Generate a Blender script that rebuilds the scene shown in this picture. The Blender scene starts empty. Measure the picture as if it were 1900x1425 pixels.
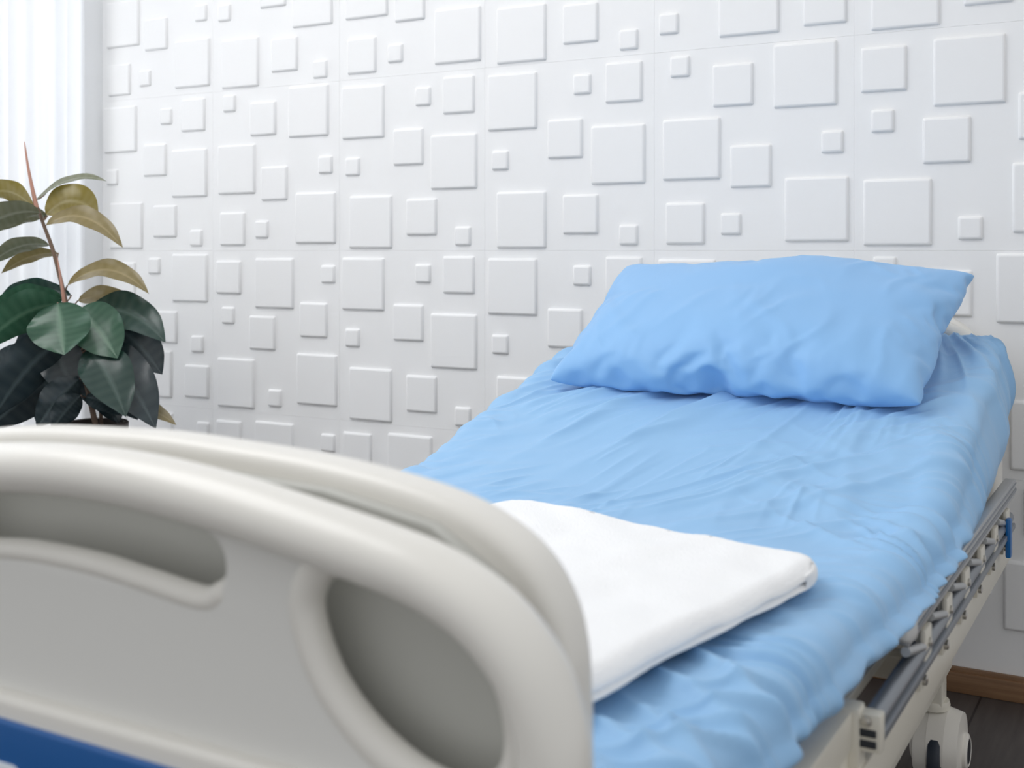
import bpy, bmesh, math, random, time
from mathutils import Vector, Matrix, noise
random.seed(4)
D=2.789; H=0.98; TH=math.radians(29.6)
scene=bpy.context.scene
col=scene.collection
try:
    scene.view_settings.view_transform='Standard'
    scene.view_settings.look='None'
except Exception as e: print(e)

# ---------------------------------------------------------------- helpers
def smooth(a,b,x):
    t=max(0.,min(1.,(x-a)/(b-a))); return t*t*(3-2*t)
def mat(name,colr,rough=.5,metal=0.,bump=0.,bscale=200.,spec=.5,var=0.,vscale=5.,sheen=0.,bd=.002):
    m=bpy.data.materials.new(name); m.use_nodes=True
    nt=m.node_tree; p=nt.nodes['Principled BSDF']
    p.inputs['Base Color'].default_value=(*colr,1); p.inputs['Roughness'].default_value=rough
    p.inputs['Metallic'].default_value=metal; p.inputs['Specular IOR Level'].default_value=spec
    if sheen: p.inputs['Sheen Weight'].default_value=sheen
    tc=nt.nodes.new('ShaderNodeTexCoord')
    if bump:
        n=nt.nodes.new('ShaderNodeTexNoise'); n.inputs['Scale'].default_value=bscale; n.inputs['Detail'].default_value=3
        nt.links.new(tc.outputs['Object'],n.inputs['Vector'])
        b=nt.nodes.new('ShaderNodeBump'); b.inputs['Strength'].default_value=bump; b.inputs['Distance'].default_value=bd
        nt.links.new(n.outputs['Fac'],b.inputs['Height']); nt.links.new(b.outputs['Normal'],p.inputs['Normal'])
    if var:
        n=nt.nodes.new('ShaderNodeTexNoise'); n.inputs['Scale'].default_value=vscale
        nt.links.new(tc.outputs['Object'],n.inputs['Vector'])
        mx=nt.nodes.new('ShaderNodeMix'); mx.data_type='RGBA'
        mx.inputs[6].default_value=(*[c*(1-var) for c in colr],1); mx.inputs[7].default_value=(*[min(1,c*(1+var)) for c in colr],1)
        nt.links.new(n.outputs['Fac'],mx.inputs[0]); nt.links.new(mx.outputs[2],p.inputs['Base Color'])
    return m
def mesh_obj(name,verts,faces,mats,smooth_=True,midx=None,parent=None):
    me=bpy.data.meshes.new(name); me.from_pydata([tuple(v) for v in verts],[],faces); me.update()
    if not isinstance(mats,(list,tuple)): mats=[mats]
    for m in mats: me.materials.append(m)
    if midx:
        me.polygons.foreach_set('material_index',midx)
    me.polygons.foreach_set('use_smooth',[smooth_]*len(me.polygons))
    o=bpy.data.objects.new(name,me); col.objects.link(o)
    if parent: o.parent=parent
    return o
class MB:
    """collects pieces of ONE part"""
    def __init__(s): s.v=[]; s.f=[]; s.m=[]
    def add(s,v,f,mi=0):
        o=len(s.v); s.v+= [tuple(q) for q in v]; s.f+=[tuple(i+o for i in q) for q in f]; s.m+=[mi]*len(f)
    def box(s,x0,x1,y0,y1,z0,z1,mi=0,bev=.003):
        b=min(bev,abs(x1-x0)*.45,abs(y1-y0)*.45,abs(z1-z0)*.45)
        bm=bmesh.new(); bmesh.ops.create_cube(bm,size=1)
        for v in bm.verts:
            v.co=Vector(((x0+x1)/2+v.co.x*(x1-x0),(y0+y1)/2+v.co.y*(y1-y0),(z0+z1)/2+v.co.z*(z1-z0)))
        if b>0: bmesh.ops.bevel(bm,geom=bm.edges[:],offset=b,segments=2,affect='EDGES',profile=.6)
        bm.verts.index_update()
        s.add([v.co.copy() for v in bm.verts],[[v.index for v in f.verts] for f in bm.faces],mi); bm.free()
    def tube(s,pts,r,n=14,mi=0,caps=True,rs=None,closed=False):
        pts=[Vector(p) for p in pts]; vs=[];fs=[]
        up=None; N=len(pts)
        for i,p in enumerate(pts):
            t=(pts[(i+1)%N]-pts[i-1]).normalized() if closed else (pts[min(i+1,N-1)]-pts[max(i-1,0)]).normalized()
            if up is None: up=Vector((0,1,0)) if abs(t.y)<.5 else t.orthogonal().normalized()
            up=(up-t*up.dot(t)).normalized(); sd=t.cross(up)
            rr=rs[i] if rs else r
            for k in range(n):
                a=2*math.pi*k/n; vs.append(p+(up*math.cos(a)+sd*math.sin(a))*rr)
        for i in range(N if closed else N-1):
            j=(i+1)%N
            for k in range(n):
                fs.append((i*n+k,i*n+(k+1)%n,j*n+(k+1)%n,j*n+k))
        if caps and not closed:
            fs.append(tuple(range(n))[::-1]); fs.append(tuple((N-1)*n+k for k in range(n)))
        s.add(vs,fs,mi)
    def lathe(s,c,axis,prof,n=32,mi=0):
        axis=Vector(axis).normalized(); u=axis.orthogonal().normalized(); w=axis.cross(u); c=Vector(c)
        vs=[];fs=[]
        for r,h in prof:
            for k in range(n):
                a=2*math.pi*k/n; vs.append(c+axis*h+(u*math.cos(a)+w*math.sin(a))*r)
        for i in range(len(prof)-1):
            for k in range(n): fs.append((i*n+k,i*n+(k+1)%n,(i+1)*n+(k+1)%n,(i+1)*n+k))
        s.add(vs,fs,mi)
    def obj(s,name,mats,parent=None,sm=True):
        o=mesh_obj(name,s.v,s.f,mats,sm,s.m,parent)
        if sm:
            bm=bmesh.new(); bm.from_mesh(o.data); bmesh.ops.recalc_face_normals(bm,faces=bm.faces)
            for e in bm.edges:
                if len(e.link_faces)==2 and e.calc_face_angle(0)>math.radians(40): e.smooth=False
            bm.to_mesh(o.data); bm.free()
        return o
def catmull(P,n=8,closed=False):
    out=[]; N=len(P); P=[Vector(p) for p in P]
    rng=range(N) if closed else range(N-1)
    for i in rng:
        if closed: a,b,c,d=P[(i-1)%N],P[i],P[(i+1)%N],P[(i+2)%N]
        else: a,b,c,d=P[max(i-1,0)],P[i],P[i+1],P[min(i+2,N-1)]
        for k in range(n):
            t=k/n; out.append(.5*((2*b)+(c-a)*t+(2*a-5*b+4*c-d)*t*t+(3*b-a-3*c+d)*t**3))
    if not closed: out.append(P[-1])
    return out
def plate(name,loops,ext,bev,mtl,parent,xc,y,zoff=0,flip=1):
    """filled outline with holes (x,z), thickness 2*(ext+bev)"""
    cu=bpy.data.curves.new(name+'_c','CURVE'); cu.dimensions='2D'; cu.fill_mode='BOTH'
    for L in loops:
        sp=cu.splines.new('POLY'); sp.points.add(len(L)-1); sp.use_cyclic_u=True
        for i,p in enumerate(L): sp.points[i].co=(p[0],p[1],0,1)
    cu.extrude=ext; cu.bevel_depth=bev; cu.bevel_resolution=4; cu.offset=-bev
    t=bpy.data.objects.new(name+'_t',cu); col.objects.link(t)
    dg=bpy.context.evaluated_depsgraph_get(); me=bpy.data.meshes.new_from_object(t.evaluated_get(dg))
    bpy.data.objects.remove(t); 
    me.name=name
    for v in me.vertices:
        a,b,c=v.co; v.co=(xc+a,y-flip*c,b+zoff)
    bm=bmesh.new(); bm.from_mesh(me); bmesh.ops.remove_doubles(bm,verts=bm.verts,dist=1e-5); bmesh.ops.recalc_face_normals(bm,faces=bm.faces)
    for f in bm.faces: f.smooth=True
    for e in bm.edges:
        if len(e.link_faces)==2 and e.calc_face_angle(0)>math.radians(40): e.smooth=False
    bm.to_mesh(me); bm.free()
    me.materials.clear(); me.materials.append(mtl)
    o=bpy.data.objects.new(name,me); col.objects.link(o); o.parent=parent
    return o
def Y(w): return w-D
def tag(o,label,cat): o['label']=label; o['category']=cat

# ---------------------------------------------------------------- materials
M_wall=mat('white_relief_paint',(.87,.87,.87),.6,bump=.05,bscale=300)
M_wall2=mat('plain_white_paint',(.86,.87,.88),.6,bump=.05)
M_cream=mat('cream_plastic',(.77,.75,.70),.30,spec=.5,bump=.03,bscale=500)
M_cream2=mat('cream_panel_plastic',(.72,.715,.685),.42,bump=.08,bscale=400)
M_grey=mat('painted_recess_shade',(.50,.50,.465),.6)  # grey paints in the shade of the cavity behind the board openings
M_blue=mat('blue_accent_plastic',(.005,.10,.34),.35)
M_whitemark=mat('white_print',(.8,.85,.9),.5)
M_metalcream=mat('cream_powder_coat',(.70,.665,.58),.35,bump=.04,bscale=300)
M_alu=mat('brushed_aluminium',(.52,.53,.54),.38,metal=.65,bump=.1,bscale=80)
M_alud=mat('dark_grey_aluminium',(.28,.30,.33),.38,metal=.6)
M_chrome=mat('zinc_bolt',(.6,.58,.54),.25,metal=.9)
M_dark=mat('black_rubber_and_hole_shade',(.015,.018,.025),.6)  # rubber parts, and painted-in dark of the hub and bracket holes
M_tyre=mat('blue_black_tyre',(.018,.025,.04),.5)
M_capgrey=mat('light_grey_plastic',(.55,.55,.54),.3)
M_caster=mat('white_caster_plastic',(.76,.73,.67),.35)
M_knob=mat('blue_lever_plastic',(.005,.13,.40),.3)
M_matt=mat('mattress_fabric',(.2,.35,.6),.8)

# ---------------------------------------------------------------- relief wall
R0=[('S',.14,.08),('M',.415,.19),('L',.77,.165),('L',.20,.495),('M',.505,.59),('S',.90,.49),('L',.825,.805),('S',.405,.87),('M',.167,.865)]
SZ={'S':.05,'M':.101,'L':.15}
def rot(r):
    out=[]
    for k,a,b in R0:
        for _ in range(r): a,b=1-b,a
        out.append((k,a,b))
    return out
ROWS={-3:[2,0,2,0,3,1,0,2,1],-2:[0,2,0,2,3,2,0,1,2],-1:[2,0,2,2,0,1,2,0,1],0:[3,1,2,2,2,0,1,2,0],1:[1,1,1,2,0,2,1,0,2]}
P=.5; U0=-6.34
def wall_relief():
    mb=MB(); g=.0005; flat=[]; dz=.80
    for r,lst in ROWS.items():
        for c,ro in enumerate(lst):
            x0=(U0+c)*P; x1=x0+P; z1=H-r*P; z0=max(z1-P,0.0)
            v=[(x0,.0010,z0),(x1,.0010,z0),(x1,.0010,z1),(x0,.0010,z1),(x0+g,0,z0+g),(x1-g,0,z0+g),(x1-g,0,z1-g),(x0+g,0,z1-g)]
            flat.append(len(mb.f)); mb.add(v,[(4,5,6,7),(0,1,5,4),(1,2,6,5),(2,3,7,6),(3,0,4,7)])
            for k,a,b in rot(ro):
                h=SZ[k]; cx=x0+a*P; cz=z1-b*P; s=h*P
                if cz-s<0.05: continue
                prof=[(1.0*s+.002,0.001),(s+.0008,-.0012*dz),(s,-.0050*dz),(s-.0012,-.0078*dz),(s-.0030,-.0095*dz),(s-.0055,-.0102*dz)]
                vs=[]
                for q,(e,y) in enumerate(prof):
                    rc=.004
                    for sx,sz in ((-1,-1),(1,-1),(1,1),(-1,1)):
                        a1=math.atan2(sz,sx)
                        for dd in (-.5,0,.5):
                            an=a1+dd*math.pi/2
                            vs.append((cx+sx*(e-rc)+rc*math.cos(an),y,cz+sz*(e-rc)+rc*math.sin(an)))
                fs=[]
                for q in range(len(prof)-1):
                    for i in range(12): fs.append((q*12+i,q*12+(i+1)%12,(q+1)*12+(i+1)%12,(q+1)*12+i))
                fs.append(tuple((len(prof)-1)*12+i for i in range(12)))
                mb.add(vs,fs); flat.append(len(mb.f)-1)
    xa=U0*P; xb=(U0+9)*P
    mb.add([(xa,.12,0),(xb,.12,0),(xb,.12,H+3*P),(xa,.12,H+3*P),(xa,.003,0),(xb,.003,0),(xb,.003,H+3*P),(xa,.003,H+3*P)],
        [(0,1,2,3),(0,1,5,4),(2,3,7,6),(1,2,6,5),(0,3,7,4)])
    o=mb.obj('wall_back',M_wall); o['kind']='structure'
    for i in flat: o.data.polygons[i].use_smooth=False
    return o
wall_relief()
XL=U0*P
mb=MB(); mb.box(XL-.16,XL,-.11,.12,0,2.48,bev=0); mb.box(XL-.16,XL,-3.6,-2.6,0,2.48,bev=0); mb.box(XL-.16,XL,-2.6,-.11,2.36,2.48,bev=0)
o=mb.obj('wall_left',M_wall2); o['kind']='structure'
def floor_mat():
    m=bpy.data.materials.new('dark_wood_planks'); m.use_nodes=True; nt=m.node_tree; p=nt.nodes['Principled BSDF']
    tc=nt.nodes.new('ShaderNodeTexCoord'); br=nt.nodes.new('ShaderNodeTexBrick')
    mp=nt.nodes.new('ShaderNodeMapping'); mp.inputs['Rotation'].default_value=(0,0,math.pi/2)
    br.inputs['Scale'].default_value=1; br.inputs['Brick Width'].default_value=1.1; br.inputs['Row Height'].default_value=.13; br.inputs['Mortar Size'].default_value=.0025
    br.inputs['Color1'].default_value=(.055,.047,.045,1); br.inputs['Color2'].default_value=(.082,.069,.064,1); br.inputs['Mortar'].default_value=(.012,.01,.01,1)
    n=nt.nodes.new('ShaderNodeTexNoise'); n.inputs['Scale'].default_value=6; n.inputs['Detail'].default_value=6
    mp2=nt.nodes.new('ShaderNodeMapping'); mp2.inputs['Scale'].default_value=(12,1,1)
    nt.links.new(tc.outputs['Object'],mp.inputs[0]); nt.links.new(mp.outputs[0],br.inputs['Vector'])
    nt.links.new(tc.outputs['Object'],mp2.inputs[0]); nt.links.new(mp2.outputs[0],n.inputs['Vector'])
    mx=nt.nodes.new('ShaderNodeMix'); mx.data_type='RGBA'; mx.blend_type='MULTIPLY'; mx.inputs[0].default_value=.8
    rp=nt.nodes.new('ShaderNodeMapRange'); rp.inputs[3].default_value=.4; rp.inputs[4].default_value=1.6
    nt.links.new(n.outputs['Fac'],rp.inputs[0]); nt.links.new(br.outputs['Color'],mx.inputs[6]); nt.links.new(rp.outputs[0],mx.inputs[7])
    nt.links.new(mx.outputs[2],p.inputs['Base Color']); p.inputs['Roughness'].default_value=.45
    return m
mb=MB(); mb.box(XL-.16,1.4,-4.6,.12,-.06,0,bev=0); o=mb.obj('floor',floor_mat(),sm=False); o['kind']='structure'
def wood_mat():
    m=bpy.data.materials.new('brown_wood'); m.use_nodes=True; nt=m.node_tree; p=nt.nodes['Principled BSDF']
    tc=nt.nodes.new('ShaderNodeTexCoord'); mp=nt.nodes.new('ShaderNodeMapping'); mp.inputs['Scale'].default_value=(2,30,40)
    n=nt.nodes.new('ShaderNodeTexNoise'); n.inputs['Scale'].default_value=3; n.inputs['Detail'].default_value=5
    cr=nt.nodes.new('ShaderNodeValToRGB'); cr.color_ramp.elements[0].color=(.13,.065,.03,1); cr.color_ramp.elements[1].color=(.33,.19,.10,1)
    nt.links.new(tc.outputs['Object'],mp.inputs[0]); nt.links.new(mp.outputs[0],n.inputs['Vector']); nt.links.new(n.outputs['Fac'],cr.inputs[0]); nt.links.new(cr.outputs[0],p.inputs['Base Color'])
    p.inputs['Roughness'].default_value=.45; return m
mb=MB(); mb.box(XL,1.33,-.018,.0,0,.045,bev=.004); mb.box(XL,1.33,-.013,.0,.04,.055,bev=.004); o=mb.obj('baseboard_back',wood_mat()); o['kind']='structure'
M_frame=mat('window_frame_white',(.75,.78,.82),.4)
mg=bpy.data.materials.new('window_glass'); mg.use_nodes=True; p=mg.node_tree.nodes['Principled BSDF']; p.inputs['Transmission Weight'].default_value=1; p.inputs['Roughness'].default_value=0; p.inputs['IOR'].default_value=1.02
mb=MB()
xf=XL-.11
for y in (-2.58,-1.98,-1.36,-.74,-.13): mb.box(xf-.025,xf+.025,y-.025,y+.025,.02,2.36)
mb.box(xf-.025,xf+.025,-2.6,-.11,.02,.08); mb.box(xf-.025,xf+.025,-2.6,-.11,2.3,2.36); mb.box(xf-.02,xf+.02,-2.6,-.11,1.0,1.05)
mb.box(xf-.003,xf+.003,-2.58,-.13,.05,2.33,mi=1,bev=0)
o=mb.obj('window_1',[M_frame,mg]); o['kind']='structure'
mc=bpy.data.materials.new('sheer_voile'); mc.use_nodes=True; nt=mc.node_tree
for n in list(nt.nodes): nt.nodes.remove(n)
out=nt.nodes.new('ShaderNodeOutputMaterial'); d=nt.nodes.new('ShaderNodeBsdfDiffuse'); t=nt.nodes.new('ShaderNodeBsdfTranslucent'); tr=nt.nodes.new('ShaderNodeBsdfTransparent')
d.inputs[0].default_value=(.90,.905,.92,1); t.inputs[0].default_value=(.89,.90,.92,1); m1=nt.nodes.new('ShaderNodeMixShader'); m2=nt.nodes.new('ShaderNodeMixShader'); m1.inputs[0].default_value=.5
m2.inputs[0].default_value=.17
nt.links.new(d.outputs[0],m1.inputs[1]); nt.links.new(t.outputs[0],m1.inputs[2]); nt.links.new(m1.outputs[0],m2.inputs[1]); nt.links.new(tr.outputs[0],m2.inputs[2]); nt.links.new(m2.outputs[0],out.inputs[0])
N=620; vs=[];fs=[]
for j,z in enumerate((.02,.6,1.2,1.8,2.35)):
    for i in range(N+1):
        y=-.115-2.35*i/N; amp=.017+.010*noise.noise(Vector((y*3,z*.4,0)))
        ph=y*2*math.pi/.055+1.6*noise.noise(Vector((y*4,z*.25,3)))
        vs.append((XL+.045+amp*math.sin(ph)*.9,y+.010*math.cos(ph*.5),z))
for j in range(4):
    for i in range(N): a=j*(N+1)+i; fs.append((a,a+1,a+N+2,a+N+1))
cur=mesh_obj('sheer_curtain',vs,fs,mc)
mb=MB(); mb.tube([(XL+.045,-.1,2.36),(XL+.045,-2.5,2.36)],.012); rod=mb.obj('curtain_rail',M_frame,parent=cur)
tag(cur,'sheer white floor-length curtain glowing with daylight beside the relief wall','curtain')

# ---------------------------------------------------------------- bed
bed=bpy.data.objects.new('hospital_bed',None); bed.location=(-.785,Y(1.7),0); col.objects.link(bed)
tag(bed,'cream plastic and metal hospital bed with raised backrest','bed')
bpy.context.view_layer.update()
BI=Matrix.Translation((.785,-Y(1.7),0))
def par(o,p=bed):
    o.parent=p; o.matrix_parent_inverse=BI
XC=-.785
def board(name,w,flip,zo,label):
    y=Y(w)
    half=[(0,.818),(.07,.816),(.16,.812),(.239,.804),(.300,.793),(.342,.778),(.374,.757),(.394,.73),(.404,.70),(.408,.66),(.409,.56),(.409,.44),(.403,.40),(.37,.38),(.2,.38)]
    outer=half+[(0,.38)]+[(-a,b) for a,b in half[::-1][:-1]]
    outer=[tuple(q)[:2] for q in catmull([(a,b,0) for a,b in outer],5,True)]
    sl=[(-.184,.740),(-.176,.758),(-.155,.766),(-.08,.7715),(0,.772),(.08,.769),(.126,.7615),(.142,.749),(.145,.733),(.138,.719),(.121,.7125),(.06,.7185),(0,.7235),(-.08,.7245),(-.160,.719),(-.178,.724)]
    slot3=catmull([(a,b,0) for a,b in sl],4,True); slot=[tuple(q)[:2] for q in slot3]
    hole=[(.240,.744),(.262,.747),(.310,.741),(.345,.730),(.369,.712),(.386,.690),(.394,.665),(.394,.645),(.388,.630),(.374,.618),(.350,.614),(.318,.620),(.282,.638),(.252,.664),(.234,.693),(.227,.722)]
    def H(s):
        L=catmull([(a,b,0) for a,b in hole],4,True)
        return [(s*q.x,q.y) for q in L]
    body=plate(name,[outer],.012,.012,M_cream,bed,XC,y+flip*.083,zo,flip); body.matrix_parent_inverse=BI
    if label: body['label']=label
    fh=[(0,.792),(.137,.786),(.242,.774),(.335,.759),(.382,.736),(.418,.70),(.428,.655),(.428,.55),(.428,.42),(.40,.395),(.2,.39)]
    fo=fh+[(0,.39)]+[(-a,b) for a,b in fh[::-1][:-1]]
    fo=[tuple(q)[:2] for q in catmull([(a,b,0) for a,b in fo],5,True)]
    fp=plate('face_panel',[fo,slot,H(1),H(-1)],.006,.006,M_cream2,body,XC,y+flip*.006,zo,flip)
    ih=[(0,.800),(.2,.793),(.30,.777),(.36,.742),(.385,.70),(.387,.60),(.387,.42),(.2,.40)]
    io=ih+[(0,.40)]+[(-a,b) for a,b in ih[::-1][:-1]]
    q=plate('recess_shade_panel',[io],.012,.002,M_grey,body,XC,y+flip*.060,zo,flip); q['label']='grey plate with painted-in shade behind the openings'
    for L in (hole,[(-a,b) for a,b in hole]):
        c=Vector((sum(a for a,b in L)/len(L),sum(b for a,b in L)/len(L)))
        pts=catmull([(a,b,0) for a,b in L],5,True)
        po=[]
        for i,q in enumerate(pts):
            t=(pts[(i+1)%len(pts)]-pts[i-1]).normalized(); nn=Vector((t.y,-t.x,0))
            if nn.dot(Vector((q.x-c.x,q.y-c.y,0)))<0: nn=-nn
            q2=q+nn*.0085; po.append((XC+q2.x,y+flip*.0045,q2.y+zo))
        mb=MB(); mb.tube(po,.0140,n=20,closed=True); mb.obj('opening_lip',M_cream,parent=body)
    low=[(-.184,.728),(-.160,.7145),(-.08,.7200),(0,.7190),(.06,.7135),(.119,.7080),(.138,.715),(.1460,.729)]
    po=catmull([(XC+a,y+flip*.002,b+zo) for a,b in low],6)
    mb=MB(); nn=len(po); mb.tube(po,.009,n=16,rs=[.0105*min(1,.25+min(i,nn-1-i)/7) for i in range(nn)]); mb.obj('opening_lip',M_cream,parent=body)
    def rr(x0,x1,z0,z1,r,n=8):
        o=[]
        for cx,cz,a0 in ((x1-r,z1-r,0),(x0+r,z1-r,90),(x0+r,z0+r,180),(x1-r,z0+r,270)):
            for k in range(n+1):
                a=math.radians(a0+90*k/n); o.append((cx+r*math.cos(a),cz+r*math.sin(a)))
        return o
    plate('lower_panel',[rr(-.33,.33,.40,.600,.05)],.004,.007,M_cream,body,XC,y-flip*.010,zo,flip)
    ac=plate('accent_panel',[rr(-.305,.305,.43,.582,.03)],.002,.003,M_blue,body,XC,y-flip*.021,zo,flip); ac['label']='bright blue accent panel'
    if name=='footboard':
        k=plate('printed_badge',[rr(-.20,-.062,.522,.5475,.010)],.0004,.0004,M_whitemark,body,XC,y-flip*.0265,zo,flip); k['label']='white printed mark'
    th=[(0,.7965),(.07,.794),(.137,.788),(.19,.781),(.242,.773),(.29,.765),(.335,.755),(.378,.736),(.410,.706),(.426,.67),(.431,.63),(.431,.55),(.431,.44),(.431,.36)]
    pts=[(-a,b) for a,b in th[::-1][:-1]]+th
    pts=[Vector((q.x,0,q.y)) for q in catmull([(a,b,0) for a,b in pts],6)]
    n=28; vs=[];fs=[]
    for i,p in enumerate(pts):
        t=(pts[min(i+1,len(pts)-1)]-pts[max(i-1,0)]).normalized(); nn=Vector((-t.z,0,t.x))
        for k in range(n):
            a=2*math.pi*k/n
            ca,sa=math.cos(a),math.sin(a)
            q=p+nn*(.0215*math.copysign(abs(ca)**.9,ca))+Vector((0,1,0))*(.031*math.copysign(abs(sa)**.9,sa))
            vs.append((XC+q.x,y+q.y-flip*.003,q.z+zo))
    for i in range(len(pts)-1):
        for k in range(n): fs.append((i*n+k,(i+1)*n+k,(i+1)*n+(k+1)%n,i*n+(k+1)%n))
    fs.append(tuple(range(n))); fs.append(tuple((len(pts)-1)*n+k for k in range(n))[::-1])
    mesh_obj('bumper_rim',vs,fs,M_cream,parent=body)
    return body
board('footboard',.685,1,0,'glossy cream moulded plastic footboard with handle cut-outs')
board('headboard',2.66,1,.052,'cream moulded plastic headboard against the relief wall')

mb=MB()
for xs in (-.32,-1.25):
    sg=1 if xs>-.7 else -1
    mb.box(xs-.014,xs+.014,Y(.80),Y(2.60),.360,.412)
    mb.box(xs-sg*.012-.014,xs-sg*.012+.014,Y(.80),Y(1.34),.432,.474)
    mb.box(xs-sg*.002-.014,xs-sg*.002+.012,Y(1.315),Y(1.345),.405,.478,bev=.005)
for w in (.82,1.3,1.75,2.2,2.58): mb.box(-1.26,-.31,Y(w)-.02,Y(w)+.02,.37,.405)
for xs in (-.332,-1.238):
    for w in (.9,1.3): mb.box(xs-.01,xs+.01,Y(w)-.02,Y(w)+.02,.40,.44)
fr=mb.obj('bed_frame',M_metalcream); par(fr)
mb=MB()
for xs in (-.40,-1.17):
    mb.box(xs-.02,xs+.02,Y(.98),Y(2.34),.20,.245)
for w in (1.02,2.28): 
    mb.box(-1.17,-.40,Y(w)-.02,Y(w)+.02,.20,.245)
o=mb.obj('base_frame',M_metalcream); par(o)
CX=((1.02,-.402),(1.02,-1.168),(2.27,-.402),(2.27,-1.168))
for w,xs in CX:
        mb=MB(); mb.box(xs-.02,xs+.02,Y(w)-.024,Y(w)+.024,.148,.385,bev=.005); mb.lathe((xs,Y(w),.152),(0,0,1),[(0,-.008),(.028,-.008),(.030,0),(.028,.008),(0,.008)])
        o=mb.obj('leg_post',M_metalcream); par(o)
def T(w):
    a=1.62;b=1.86;s=.272
    if w<a: t=0
    elif w<b: t=s*(w-a)**2/(2*(b-a))
    else: t=s*(b-a)/2+s*(w-b)
    return .568+t
mb=MB()
mb.box(-1.225,-.345,Y(.84),Y(1.70),.438,.452)
vs=[];n=12
for i in range(n+1):
    w=1.71+(2.56-1.71)*i/n; z=T(w)-.118
    for x in (-1.225,-.345):
        vs+= [(x,Y(w),z),(x,Y(w),z-.014)]
fs=[]
for i in range(n):
    a=i*4; fs+=[(a,a+2,a+6,a+4),(a+1,a+5,a+7,a+3),(a,a+4,a+5,a+1),(a+2,a+3,a+7,a+6)]
fs+=[(0,1,3,2),(n*4,n*4+2,n*4+3,n*4+1)]
mb.add(vs,fs)
mb.box(-.37,-.35,Y(2.2),Y(2.24),.405,T(2.2)-.125)
mb.box(-1.22,-1.20,Y(2.2),Y(2.24),.405,T(2.2)-.125)
o=mb.obj('mattress_platform',M_metalcream); par(o)
for w,xs in CX:
        mb=MB()
        X=xs+.012; yy=Y(w)+.004; R_=.070; cz=.075
        for side in (-1,1):
            m_=30; vs=[];fs=[]
            for k in range(m_+1):
                a=math.radians(-115+315*k/m_); r=R_
                zz=max(.014,cz+r*math.sin(a))
                vs.append((X+side*.013,yy+r*math.cos(a),zz)); vs.append((X+side*.038,yy+.92*r*math.cos(a),cz+(zz-cz)*.92))
            vs.append((X+side*.045,yy,cz)); cc=len(vs)-1
            for k in range(m_): 
                fs.append((2*k,2*k+2,2*k+3,2*k+1)); fs.append((2*k+1,2*k+3,cc))
            fs.append((2*m_,0,1,2*m_+1)); fs.append((2*m_+1,1,cc))
            mb.add(vs,fs)
            mb.lathe((X+side*.041,yy,cz-.002),(side,0,0),[(.032,0),(.031,.006),(.025,.009),(.021,.005),(0,.005)])
            mb.lathe((X+side*.0455,yy,cz-.002),(side,0,0),[(.0215,0),(.0215,.004),(0,.0045)],mi=1)  # black disc paints in the shade of the hub hole
        vs=[];fs=[];m_=24
        for k in range(m_+1):
            a=math.radians(-35+225*k/m_)
            for s in (-.015,.015): vs.append((X+s,yy+R_*math.cos(a),max(.014,cz+R_*math.sin(a))))
        for k in range(m_): fs.append((2*k,2*k+2,2*k+3,2*k+1))
        mb.add(vs,fs)
        mb.lathe((X-.010,yy,.134),(0,0,1),[(.018,0),(.02,.008),(.016,.014),(.0,.014)])
        o=mb.obj('caster',[M_caster,M_dark]); par(o)
        mb=MB()
        mb.lathe((X,yy-.018,.0625),(1,0,0),[(0,-.009),(.02,-.009),(.046,-.009),(.050,-.0115),(.060,-.0105),(.0625,-.006),(.0625,.006),(.060,.0105),(.050,.0115),(.046,.009),(.0,.009)])
        q=mb.obj('wheel',M_tyre,parent=o)
        mb=MB(); mb.box(X-.012,X+.012,yy+.055,yy+.092,.10,.112,bev=.004); q=mb.obj('brake_pedal',M_dark,parent=o)
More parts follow.
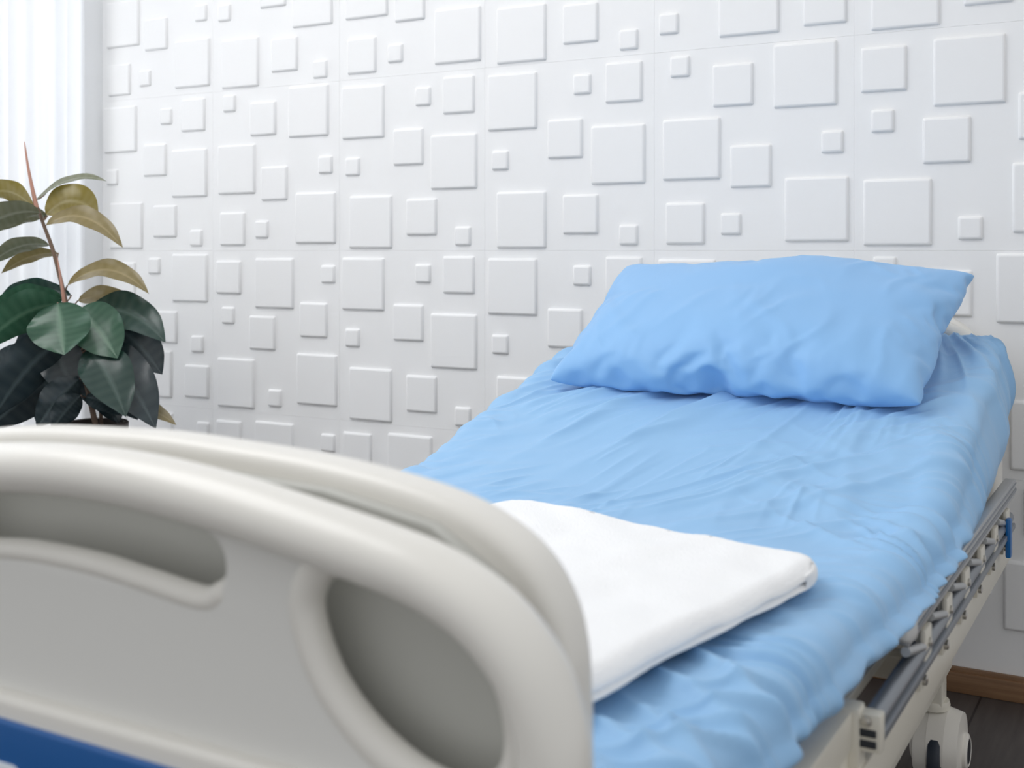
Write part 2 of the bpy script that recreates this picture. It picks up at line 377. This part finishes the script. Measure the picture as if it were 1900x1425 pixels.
def side_rail(xs,sg):
    mb=MB()
    def bar(z,h,w0,w1,dx,th,mi):
        x=xs+sg*dx
        mb.box(x-th/2,x+th/2,Y(w0),Y(w1),z-h/2,z+h/2,mi=mi,bev=.003)
    bar(.511,.032,1.50,2.54,0,.020,0)
    bar(.519,.003,1.50,2.54,.0105,.0025,1)
    bar(.507,.006,1.50,2.54,.0105,.003,1)
    rail=mb.obj('side_rail',[M_alu,M_alud]); par(rail); rail['label']='folded aluminium side rail with grooved top bar'
    mb=MB(); mb.tube([(xs,Y(1.335),.458),(xs,Y(2.50),.458)],.0115); mb.box(xs-.008,xs+.014,Y(1.335),Y(2.5),.437,.448,bev=.002)
    o=mb.obj('lower_bar',M_alud,parent=rail)
    for w in (1.62,1.78,1.94,2.10,2.26,2.42):
        mb=MB()
        mb.box(xs-.004,xs+.004,Y(w)-.016,Y(w)+.016,.405,.492,bev=.002)
        mb.box(xs+sg*.003,xs+sg*.011,Y(w)-.022,Y(w)+.022,.447,.488,mi=0,bev=.003)
        mb.lathe((xs+sg*.011,Y(w),.468),(sg,0,0),[(.006,0),(.006,.003),(.004,.004),(0,.004)],n=16,mi=1)
        mb.lathe((xs+sg*.004,Y(w)-.004,.418),(sg,0,0),[(.007,0),(.007,.005),(.004,.006),(0,.006)],n=16,mi=1)
        a=Vector((xs+sg*.006,Y(w)-.02,.466)); b=Vector((xs+sg*.006,Y(w)-.125,.490))
        mb.tube([a,b],.0060,mi=2)
        mb.obj('pivot_bracket',[M_metalcream,M_chrome,M_alu],parent=rail)
    mb=MB(); y0=Y(1.32)
    mb.box(xs-.013,xs+.015,y0,y0+.022,.430,.473,mi=0,bev=.004)
    for z in (.436,.448): mb.box(xs-.008,xs+.010,y0-.002,y0+.004,z,z+.008,mi=1,bev=.001)  # black blocks stand for the shade inside the bracket's holes
    mb.lathe((xs,y0-.001,.465),(0,-1,0),[(.006,0),(.006,.003),(0,.004)],n=6,mi=2)
    mb.obj('end_bracket',[M_metalcream,M_dark,M_chrome],parent=rail)
    mb=MB(); vs=[];fs=[];nn=14
    for i in range(nn+1):
        t=i/nn; q=math.sqrt(max(0,1-(1-t)**2)); y=Y(1.487)+.040*t
        for k in range(20):
            a=2*math.pi*k/20; ca,sa=math.cos(a),math.sin(a)
            vs.append((xs+.0145*q**.6*math.copysign(abs(ca)**.5,ca),y,.508+(.024 if sa>0 else .012)*q*math.copysign(abs(sa)**.6,sa)))
    for i in range(nn):
        for k in range(20): fs.append((i*20+k,i*20+(k+1)%20,(i+1)*20+(k+1)%20,(i+1)*20+k))
    fs.append(tuple(nn*20+k for k in range(20)))
    mb.add(vs,fs); mb.obj('end_cap',M_capgrey,parent=rail)
    mb=MB(); mb.box(xs+sg*.010,xs+sg*.020,Y(2.38),Y(2.404),.405,.478,bev=.004)
    q=mb.obj('release_lever',M_knob,parent=rail); q['label']='blue release lever'
side_rail(-.303,1); side_rail(-1.267,-1)

# ---------------------------------------------------------------- mattress
XA,XB=-1.215,-.345; WA,WB=.80,2.585
vs=[];fs=[]
def mring(w,ins,dz):
    top=T(w)-.006-dz; bot=T(w)-.112+dz
    c=[]; x0=XA+ins;x1=XB-ins; r=.026
    for cx,cz,a0 in ((x1-r,top-r,0),(x0+r,top-r,90),(x0+r,bot+r,180),(x1-r,bot+r,270)):
        for k in range(6):
            a=math.radians(a0+90*k/5); c.append((cx+r*math.cos(a),Y(w),cz+r*math.sin(a)))
    return c
rings=[(WA,.02,.02),(WA+.006,.006,.008),(WA+.02,0,0)]+[(WA+.02+(WB-WA-.04)*i/40,0,0) for i in range(1,41)]+[(WB-.006,.006,.008),(WB,.02,.02)]
for r in rings: vs+=mring(*r)
n=24
for i in range(len(rings)-1):
    for k in range(n): fs.append((i*n+k,i*n+(k+1)%n,(i+1)*n+(k+1)%n,(i+1)*n+k))
fs.append(tuple(range(n))); fs.append(tuple((len(rings)-1)*n+k for k in range(n)))
mt=MB(); mt.add(vs,fs); o=mt.obj('mattress',M_matt); tag(o,'thin blue hospital mattress under a fitted sheet','mattress')

# ---------------------------------------------------------------- sheet
def fabric(name,c):
    m=bpy.data.materials.new(name); m.use_nodes=True; nt=m.node_tree; p=nt.nodes['Principled BSDF']
    p.inputs['Base Color'].default_value=(*c,1); p.inputs['Roughness'].default_value=.55; p.inputs['Specular IOR Level'].default_value=.4; p.inputs['Sheen Weight'].default_value=.12
    tc=nt.nodes.new('ShaderNodeTexCoord'); w=nt.nodes.new('ShaderNodeTexNoise'); w.inputs['Scale'].default_value=900
    b=nt.nodes.new('ShaderNodeBump'); b.inputs['Strength'].default_value=.12; b.inputs['Distance'].default_value=.001
    nt.links.new(tc.outputs['Object'],w.inputs['Vector']); nt.links.new(w.outputs['Fac'],b.inputs['Height']); nt.links.new(b.outputs['Normal'],p.inputs['Normal'])
    return m
M_sheet=fabric('light_blue_cotton',(.285,.510,.775)); M_pil=fabric('pillowcase_blue_cotton',(.25,.485,.80))
def nz(x,y,z=0): return noise.noise(Vector((x,y,z)))
def ridge(n,k=3.): return math.exp(-abs(n*k)**1.6)
def wr(x,w):
    h=0
    back=smooth(1.45,1.9,w)
    ax,aw=-.50,2.75
    ang=math.atan2(x-ax,aw-w); rad=math.hypot(x-ax,aw-w)
    q=ang*9+1.0*nz(x*2.5,w*2.5,5)
    m=smooth(-.25,.25,nz(x*3,w*3,33))
    h+=.012*ridge(nz(q,rad*.9,1),7)*back*(.25+.75*m)
    q=ang*22+1.2*nz(x*3,w*3,15)
    m4=smooth(.0,.35,nz(x*4.5,w*4.5,63))
    h+=.006*ridge(nz(q,rad*1.8,61),6)*back*m4
    u=(x*.62+w*.78); v=(-x*.78+w*.62)
    m2=smooth(-.1,.35,nz(x*4,w*4,44))
    h+=.009*ridge(nz(u*1.6+.4*nz(x*4,w*4,2),v*12,7),7)*(.40+.60*back)*m2
    m5=smooth(.0,.35,nz(x*5,w*5,74))
    h+=.005*ridge(nz(u*2.6+.5*nz(x*6,w*6,2),v*24,77),5.5)*m5*smooth(1.2,1.7,w)
    u=(x*.92+w*.39); v=(-x*.39+w*.92)
    m3=smooth(-.1,.35,nz(x*3.5,w*3.5,54))
    h+=.008*ridge(nz(u*1.9+.4*nz(x*5,w*5,6),v*11,11),7)*smooth(.9,1.5,w)*m3
    calm=1-.85*smooth(1.85,2.2,w)
    e2=smooth(.42,.02,XB-x)*calm
    u=(x*.80-w*.60); v=(x*.60+w*.80)
    m6=.35+.65*smooth(-.2,.25,nz(x*5,w*5,91))
    h+=.011*ridge(nz(u*2.6+.5*nz(x*6,w*6,3),v*14,21),6)*e2*m6
    el=smooth(.35,.02,x-XA)
    u=(x*.85+w*.5); v=(-x*.5+w*.85)
    h+=.006*ridge(nz(u*3,v*15,24),4.0)*el*back
    h+=.004*nz(x*5,w*5,20)
    e=(smooth(.13,.0,XB-x)+.6*smooth(.12,.0,x-XA))*calm
    g=nz(w*15+1.8*nz(x*6,w*6,9),x*4,13)
    h+=e*(.010*g+.012*m6*ridge(nz(w*24+2.4*nz(x*8,w*6,19),x*5,17),4.2))
    return h
def path_across():
    r=.026;o=.006
    x0=XA-o;x1=XB+o
    L=[]
    for i in range(8): L.append((x0,1-i/8,r,-1,0))
    for k in range(9):
        a=math.radians(90*k/8); L.append((x0+r-r*math.cos(a),0,r-r*math.sin(a),-math.cos(a),math.sin(a)))
    m=290
    for i in range(1,m): L.append((x0+r+(x1-x0-2*r)*i/m,0,0,0,1))
    for k in range(9):
        a=math.radians(90-90*k/8); L.append((x1-r+r*math.cos(a),0,r-r*math.sin(a),math.cos(a),math.sin(a)))
    for i in range(1,15): L.append((x1,i/14,r,1,0))
    return L
L=path_across()
def path_along():
    r=.024;A=[];w0=WA-.008;w1=WB+.008
    for i in range(5): A.append((w0,.09-(.09-r)*i/5,-1,0))
    for k in range(8):
        a=math.radians(90*k/7); A.append((w0+r-r*math.cos(a),r-r*math.sin(a),-math.cos(a),math.sin(a)))
    m=560
    for i in range(1,m): A.append((w0+r+(w1-w0-2*r)*i/m,0,0,1))
    for k in range(8):
        a=math.radians(90-90*k/7); A.append((w1-r+r*math.cos(a),r-r*math.sin(a),math.cos(a),math.sin(a)))
    for i in range(1,8): A.append((w1,r+(.10-r)*i/7,1,0))
    return A
def hemz(w):
    z=.503+.026*smooth(1.35,1.6,w)
    if w>2.25: z+= (w-2.25)/.34*.125
    return z+(.012*nz(w*7,1.0,40)+.007*nz(w*19,1.0,43))*(1-.5*smooth(1.5,1.7,w))
A=path_along(); vs=[];fs=[]
for (w,dw,ny,nz1) in A:
    tw_=T(min(max(w,WA),WB))
    cl=1-.6*smooth(1.85,2.2,w)
    wide=.004+.024*smooth(1.15,1.55,w)*(1-smooth(2.3,2.55,w))
    for (x,hf,dr,nx_,nz2) in L:
        full=max(.05,tw_-hemz(w))
        dx=dr+(full-dr)*hf if hf>0 else dr
        d=(dx**3+dw**3)**(1/3)
        h=wr(x,w)+.004
        nrm=Vector((nx_,ny,nz1*nz2+.05)).normalized()
        sgn=(1 if nx_>0 else -1)
        px=x+nrm.x*h*(1-.5*hf)
        if nx_!=0:
            px+=sgn*(.018*math.sin(math.pi*min(1,hf*.8+.12))*abs(nx_)*(1 if x>-.7 else .5)+cl*hf*(.010*nz(w*13,hf*1.5,31)+.006*nz(w*29,hf*2,35))-.008*hf**3)
            px+=sgn*.014*hf*smooth(2.3,2.58,w)
        # right side is pulled out loosely over the frame
        px+=wide*smooth(XB-.16,XB+.004,x)*(.55+.45*min(1,hf*2)) if x>-.7 else 0
        vs.append((px,Y(w)+nrm.y*h,tw_-d+nrm.z*h))
nL=len(L)
for i in range(len(A)-1):
    for k in range(nL-1): a=i*nL+k; fs.append((a,a+1,a+nL+1,a+nL))
sh=mesh_obj('bed_sheet',vs,fs,M_sheet); tag(sh,'light blue wrinkled cotton sheet stretched over the mattress','sheet')

# ---------------------------------------------------------------- pillow (inflated cloth)
def sim_pillow():
    t0=time.time()
    a,b=.43,.29; n1,n2=110,74
    bm=bmesh.new(); top={};bot={}
    for j in range(n2+1):
        for i in range(n1+1):
            x=a*(-1+2*i/n1); y=b*(-1+2*j/n2)
            edge=i in(0,n1) or j in (0,n2)
            w=.0 if edge else .004*(1+.3*nz(x*30,y*30))
            v=bm.verts.new((x,y,w)); top[i,j]=v
            bot[i,j]=v if edge else bm.verts.new((x,y,-w))
    for j in range(n2):
        for i in range(n1):
            bm.faces.new((top[i,j],top[i+1,j],top[i+1,j+1],top[i,j+1]))
            bm.faces.new((bot[i,j],bot[i,j+1],bot[i+1,j+1],bot[i+1,j]))
    bmesh.ops.recalc_face_normals(bm,faces=bm.faces)
    me=bpy.data.meshes.new('pillow_sim'); bm.to_mesh(me); bm.free()
    o=bpy.data.objects.new('pillow_sim',me); col.objects.link(o)
    m=o.modifiers.new('c','CLOTH'); s=m.settings
    s.quality=6; s.mass=.15; s.tension_stiffness=25; s.compression_stiffness=25; s.shear_stiffness=8; s.bending_stiffness=.08; s.air_damping=3
    s.use_pressure=True; s.uniform_pressure_force=4.5; s.effector_weights.gravity=0
    m.collision_settings.use_collision=False
    m.point_cache.frame_start=1; m.point_cache.frame_end=50
    for f in range(1,36): scene.frame_set(f)
    dg=bpy.context.evaluated_depsgraph_get(); me2=bpy.data.meshes.new_from_object(o.evaluated_get(dg))
    scene.frame_set(1)
    bpy.data.objects.remove(o)
    print('PILLOW',time.time()-t0)
    return me2
me2=sim_pillow()
mx=max(v.co.x for v in me2.vertices); my=max(v.co.y for v in me2.vertices); mz=max(v.co.z for v in me2.vertices)
ex=max(abs(v.co.x) for v in me2.vertices if abs(v.co.y)<.01)/mx; ey=max(abs(v.co.y) for v in me2.vertices if abs(v.co.x)<.01)/my
bm=bmesh.new(); bm.from_mesh(me2)
for _ in range(3):
    bmesh.ops.smooth_vert(bm,verts=bm.verts[:],factor=.5,use_axis_x=True,use_axis_y=True,use_axis_z=True)
bm.to_mesh(me2); bm.free()
mx=max(v.co.x for v in me2.vertices); my=max(v.co.y for v in me2.vertices); mz=max(v.co.z for v in me2.vertices)
for v in me2.vertices:
    x=v.co.x/mx; y=v.co.y/my; z=v.co.z/mz
    px_=max(0,1-ex)*.68; py_=max(0,1-ey)*.86
    x/= (1-px_*(1-min(1,y*y))); y/=(1-py_*(1-min(1,x*x)))
    zz=math.copysign(abs(z)**.84,z)*(.084 if z>0 else .066)
    zz*=1+.14*(-y)
    X_=x*.377*(1+.032*y); Y_=y*.241
    zz+=-.010*x*x+.009*math.sin(x*5.2+.9)*smooth(-.1,1,y)
    Y_-= .014*max(0,z)*smooth(.2,-.9,y)
    if z>0:
        p1=X_*.94-Y_*.34; q1=X_*.34+Y_*.94
        zz+=.0045*ridge(nz(p1*16+.8*nz(X_*7,Y_*7,3),q1*3.0,81),5)*smooth(-.05,.25,nz(X_*5,Y_*5,82)+.1)*min(1,z*2)
        p1=X_*.80+Y_*.60; q1=-X_*.60+Y_*.80
        zz+=.003*ridge(nz(p1*22+.8*nz(X_*7,Y_*7,8),q1*4.0,86),5)*smooth(0,.3,nz(X_*6,Y_*6,87))*min(1,z*2)
        dv=1-abs(y)
        zz+=.0026*nz(X_*60+1.5*nz(X_*12,Y_*12,4),Y_*9,84)*math.exp(-dv*3)*min(1,dv*8)
    v.co=(X_,Y_,zz)
me2.name='pillow'; me2.materials.clear(); me2.materials.append(M_pil)
for p_ in me2.polygons: p_.use_smooth=True
o=bpy.data.objects.new('pillow',me2); col.objects.link(o)
ss=o.modifiers.new('s','SUBSURF'); ss.levels=1; ss.render_levels=1
o.rotation_euler=(math.radians(27),0,math.radians(0)); o.location=(-.764,Y(2.355),.831)
tag(o,'plump light blue pillow resting on the raised head of the bed','pillow')

# ---------------------------------------------------------------- folded towel
mt_=mat('white_terry',(.93,.935,.94),.95,bump=.6,bscale=420,spec=.05,bd=.003)
FR=Vector((-.368,1.395));FL=Vector((-.875,1.525));NR=Vector((-.448,.90));NL=Vector((-.945,1.03))
def bil(a,b): return (NL*(1-a)+NR*a)*(1-b)+(FL*(1-a)+FR*a)*b
base=.584; tk=.0160
def layer_path():
    pts=[]
    for i in range(90): pts.append((i/90,base+tk*.5,0))
    for k in range(13):
        a=math.radians(-90+180*k/12); pts.append((1.0+.020*math.cos(a),base+tk*.93+.43*tk*math.sin(a),1))
    for i in range(90,-1,-1): pts.append((i/90,base+tk*1.36,2))
    return pts
LP=layer_path(); na=110; vs=[];fs=[]; cs=[]
for a_i in range(na+1):
    a=a_i/na
    ctr=[]
    for b,z,k in LP:
        rc=.10; sh_=0
        if a>1-rc: sh_=.11*(1-math.sqrt(max(0,1-((a-(1-rc))/rc)**2)))
        if a<rc: sh_=.11*(1-math.sqrt(max(0,1-((rc-a)/rc)**2)))
        bb=b-sh_*(b**6)
        p=bil(a+(.010*nz(b*5,1) if k<1 else .006*nz(b*5,4)),bb)
        zz=z+.0045*nz(p.x*6,p.y*6,50)+(.0035*nz(p.x*18,p.y*18,3) if k else 0)+.002+.0006*nz(p.x*160,p.y*160,z*200)
        if k==2: zz+=.003*smooth(.15,.0,1-a)*smooth(.5,1,b)-.0075*smooth(.035,0,1-a)
        ctr.append(Vector((p.x,Y(p.y),zz)))
    cs.append(ctr)
m=len(LP)
def nrm_at(ai,k):
    c=cs[ai]; t=(c[min(k+1,m-1)]-c[max(k-1,0)]); s=cs[min(ai+1,na)][k]-cs[max(ai-1,0)][k]
    return s.cross(t).normalized()
for ai in range(na+1):
    ed=min(ai,na-ai)
    th=tk*.5*(math.sqrt(min(1,(ed+.05)/4.)))
    outer=[cs[ai][k]+nrm_at(ai,k)*-th for k in range(m)]; inner=[cs[ai][k]+nrm_at(ai,k)*th for k in range(m)]
    vs+=outer+inner
st=2*m
for ai in range(na):
    for k in range(m-1):
        a=ai*st+k; fs.append((a,a+1,a+st+1,a+st)); a+=m; fs.append((a,a+st,a+st+1,a+1))
    a=ai*st; fs.append((a,a+st,a+st+m,a+m)); a=ai*st+m-1; fs.append((a,a+m,a+st+m,a+st))
for ai in (0,na):
    for k in range(m-1): a=ai*st+k; fs.append((a,a+m,a+m+1,a+1))
tw=MB(); tw.add(vs,fs); o=tw.obj('folded_towel',mt_); tag(o,'folded white terry towel lying on the blue sheet','towel')
for e in o.data.edges: e.use_edge_sharp=False

# ---------------------------------------------------------------- plant
K=.00149
def leafmat(name,c1,c2,rough=.25):
    m=bpy.data.materials.new(name); m.use_nodes=True; nt=m.node_tree; p=nt.nodes['Principled BSDF']
    at=nt.nodes.new('ShaderNodeAttribute'); at.attribute_name='vein'
    cr=nt.nodes.new('ShaderNodeMix'); cr.data_type='RGBA'; cr.inputs[6].default_value=(*c1,1); cr.inputs[7].default_value=(*c2,1)
    nt.links.new(at.outputs['Fac'],cr.inputs[0]); nt.links.new(cr.outputs[2],p.inputs['Base Color'])
    tl=nt.nodes.new('ShaderNodeBsdfTranslucent'); nt.links.new(cr.outputs[2],tl.inputs[0])
    mx=nt.nodes.new('ShaderNodeMixShader'); mx.inputs[0].default_value=.22
    nt.links.new(p.outputs[0],mx.inputs[1]); nt.links.new(tl.outputs[0],mx.inputs[2]); nt.links.new(mx.outputs[0],nt.nodes['Material Output'].inputs[0])
    p.inputs['Roughness'].default_value=rough; p.inputs['Specular IOR Level'].default_value=.7; return m
ML=[leafmat('leaf_dark',(.024,.040,.047),(.08,.11,.115)),leafmat('leaf_green',(.038,.115,.066),(.12,.24,.15)),leafmat('leaf_bronze',(.23,.18,.07),(.36,.29,.15),.32),leafmat('leaf_olive',(.28,.22,.045),(.42,.35,.15),.32),leafmat('leaf_greygreen',(.18,.19,.12),(.31,.33,.25)),leafmat('leaf_deep_green',(.024,.060,.048),(.09,.14,.12))]
plant=bpy.data.objects.new('potted_rubber_plant',None); col.objects.link(plant); plant.location=(-2.625,Y(2.29),0); plant.rotation_euler=(0,0,TH)
tag(plant,'leafy rubber plant with dark green and bronze leaves near the curtain','plant')
def LX(px): return (px-180)*K
def LZ(py): return H-(py-465)*K
LV=[];LF=[];LM=[];VEIN=[]
def leaf(b,t,wpx,sag,roll,mi,y0=0.,y1=0.,cup=.12):
    bp=Vector((LX(b[0]),y0,LZ(b[1]))); tp=Vector((LX(t[0]),y1,LZ(t[1])))
    mid=(bp+tp)/2+Vector((0,0,sag*K)); W=wpx*K/2; n=20; m=6
    o0=len(LV); R=math.radians(roll)
    for i in range(n+1):
        s=i/n
        c=bp*(1-s)**2+mid*2*s*(1-s)+tp*s*s
        tg=((mid-bp)*2*(1-s)+(tp-mid)*2*s).normalized()
        pz=Vector((-tg.z,0,tg.x)).normalized() if abs(tg.x)+abs(tg.z)>1e-4 else Vector((1,0,0))
        yd=(Vector((0,1,0))-tg*tg.y).normalized()
        wd=(yd*math.cos(R)+pz*math.sin(R)).normalized(); nn=tg.cross(wd)
        if nn.z<0: nn=-nn
        pr=(math.sin(math.pi*min(1,s**.9)))**.68 if 0<s<1 else 0
        pr*= 1 if s<.82 else 1-.38*((s-.82)/.18)**1.3
        for k in range(-m,m+1):
            q=k/m
            wav=.08*math.sin(s*15+q*3+b[0]+t[1])*abs(q)**2
            p=c+wd*(W*pr*q)+nn*(W*pr*(cup*q*q*1.4+wav)-.0012*(1 if k==0 else 0))
            LV.append(tuple(p)); VEIN.append(1. if k==0 else (.22 if (i%2==0 and abs(k)<m) else 0.))
    for i in range(n):
        for k in range(2*m):
            a=o0+i*(2*m+1)+k; LF.append((a,a+1,a+2*m+2,a+2*m+1)); LM.append(mi)
DK,GR,BZ,OL,GG,DG=0,1,2,3,4,5
leaves=[
 ((150,640),(60,770),85,20,80,DK,.05,.10),((160,650),(235,790),80,10,75,DK,.06,.1),((140,690),(-10,800),94,34,64,DK,-.02,-.06),
 ((170,655),(300,792),98,56,56,DK,.0,-.05),((160,700),(95,785),64,15,68,DK,-.05,-.10),((150,640),(30,705),80,30,60,DK,.03,.05),
 ((175,645),(256,765),92,34,58,DG,-.05,-.1),((165,730),(120,790),50,10,60,DK,-.06,-.09),((170,700),(215,790),60,12,70,DK,.03,.03),
 ((150,620),(20,770),96,54,52,DK,-.05,-.12),((200,745),(328,790),36,26,45,BZ,.02,.0),((165,735),(240,765),40,14,50,DK,-.03,-.07),
 ((150,660),(150,760),80,0,80,DK,.06,.08),((110,640),(60,725),80,5,80,DG,.0,-.02),((200,650),(240,745),75,5,80,DK,.02,.0),
 ((120,690),(40,795),90,20,75,DK,.08,.10),((190,700),(270,785),80,20,70,DK,.08,.09),((60,660),(-30,740),90,20,75,DK,.03,.05),
 ((100,620),(150,730),80,5,74,DK,-.03,-.05),((60,735),(-20,790),70,20,65,DK,.03,.03),((190,600),(290,700),84,24,66,DK,.05,.06),
 ((155,585),(308,636),82,60,50,DG,.03,.0),((150,575),(232,662),94,18,68,GR,-.02,-.06),((125,565),(-18,648),84,48,54,GR,-.03,-.07),
 ((125,560),(150,652),112,0,80,GR,-.07,-.12),((118,556),(-25,590),62,34,50,GR,.0,.0),((120,550),(-15,550),44,30,45,DG,.05,.06),
 ((130,560),(240,580),48,34,50,BZ,.06,.06),((120,575),(5,700),64,40,65,DK,.05,.06),((150,600),(260,650),70,25,60,DG,.09,.1),
 ((125,530),(281,545),50,74,40,BZ,.0,-.02),((100,560),(60,640),80,6,78,GR,.02,.01),
 ((92,455),(-25,495),42,34,40,GG,.0,.0),((95,470),(-15,508),36,24,38,BZ,.05,.06),((85,418),(233,460),50,72,42,BZ,.0,-.02),((85,395),(-40,452),58,40,46,GG,-.04,-.08),
 ((74,398),(168,398),72,54,62,OL,.04,.06),((66,372),(198,336),24,44,38,GG,.0,.0),((62,385),(-30,365),52,40,50,OL,.0,.0),((66,395),(-20,410),42,36,47,OL,.04,.05),((72,360),(120,325),16,10,30,GG,.04,.06),
 ((80,400),(-20,432),42,30,46,GG,.03,.03),
]
for l in leaves: leaf(*l)
fo=mesh_obj('foliage',LV,LF,ML,True,LM,parent=plant)
at=fo.data.attributes.new('vein','FLOAT','POINT'); at.data.foreach_set('value',VEIN)
M_stem=mat('brown_stem',(.17,.11,.075),.6,var=.3,vscale=60); M_bud=mat('pink_sheath',(.52,.27,.20),.45)
st=[(180,800),(162,720),(140,640),(122,560),(100,470),(82,420),(64,370)]
stp=[Vector((LX(a),0,LZ(b))) for a,b in st]; stp=catmull(stp,5)
mb=MB(); mb.tube(stp,.006,n=10,rs=[.008-.004*i/len(stp) for i in range(len(stp))])
st2=[Vector((LX(a),.03,LZ(b))) for a,b in [(182,800),(178,740),(168,680),(150,600),(150,570)]]; mb.tube(catmull(st2,5),.005,n=10)
for l in leaves:
    bp=Vector((LX(l[0][0]),l[6],LZ(l[0][1]))); near=min(stp,key=lambda q:(q-bp).length+abs(q.z+.02-bp.z)*.5)
    mb.tube([near,(near+bp)/2+Vector((0,0,-.004)),bp],.0022,n=6)
mb.obj('stem',M_stem,parent=plant)
for ptl,r0 in (([(68,385),(60,350),(52,310),(45,262)],.0058),([(122,565),(116,520),(108,475)],.0045)):
    mb=MB(); bp=catmull([Vector((LX(a),-.01 if r0<.005 else 0,LZ(b))) for a,b in ptl],5); mb.tube(bp,.005,n=10,rs=[r0*(1-i/(len(bp)-1))**.6+.0006 for i in range(len(bp))])
    q=mb.obj('leaf_sheath',M_bud,parent=plant); q['label']='pinkish red new leaf sheath'
mb=MB(); z=LZ(783)
mb.lathe((0,0,0),(0,0,1),[(0,.0),(.095,.0),(.1,.01),(.088,.25),(.078,z-.03),(.083,z-.028),(.085,z-.004),(.080,z),(.073,z-.002),(.071,z-.02)],n=40)
mb.obj('plant_pot',mat('dark_brown_pot',(.05,.037,.030),.55),parent=plant)
mb=MB(); mb.lathe((0,0,z-.022),(0,0,1),[(.0725,0),(.04,.006),(0,.008)],n=30); mb.obj('soil',mat('dark_soil',(.035,.025,.018),.95,bump=1,bscale=120),parent=plant)

# ---------------------------------------------------------------- light
wd=bpy.data.worlds.new('World'); scene.world=wd; wd.use_nodes=True; bg=wd.node_tree.nodes['Background']; bg.inputs[0].default_value=(.975,.985,1,1); bg.inputs[1].default_value=.74
def area(name,loc,target,sx,sy,e,c):
    l=bpy.data.lights.new(name,'AREA'); l.shape='RECTANGLE'; l.size=sx; l.size_y=sy; l.energy=e; l.color=c
    o=bpy.data.objects.new(name,l); o.location=loc; d=Vector(target)-Vector(loc); o.rotation_euler=d.to_track_quat('-Z','Y').to_euler(); col.objects.link(o)
area('window_daylight',(XL-.9,-1.5,1.5),(0,-1.2,.8),2.6,2.2,76,(.94,.97,1))
area('added_upper_left_fill',(-2.0,-1.9,2.75),(-1.2,-1.2,.5),1.8,1.4,30,(.995,.995,1))  # added unseen soft light from upper left, models the relief shadows
# ---------------------------------------------------------------- camera
cd=bpy.data.cameras.new('Camera'); cam=bpy.data.objects.new('Camera',cd); col.objects.link(cam); scene.camera=cam
cam.location=(0,-D,H); cam.rotation_euler=(math.pi/2,0,TH); cd.lens=41.68; cd.sensor_width=36; cd.shift_y=-.1303; cd.clip_start=.05
cd.dof.use_dof=True; cd.dof.focus_distance=2.45; cd.dof.aperture_fstop=5.0
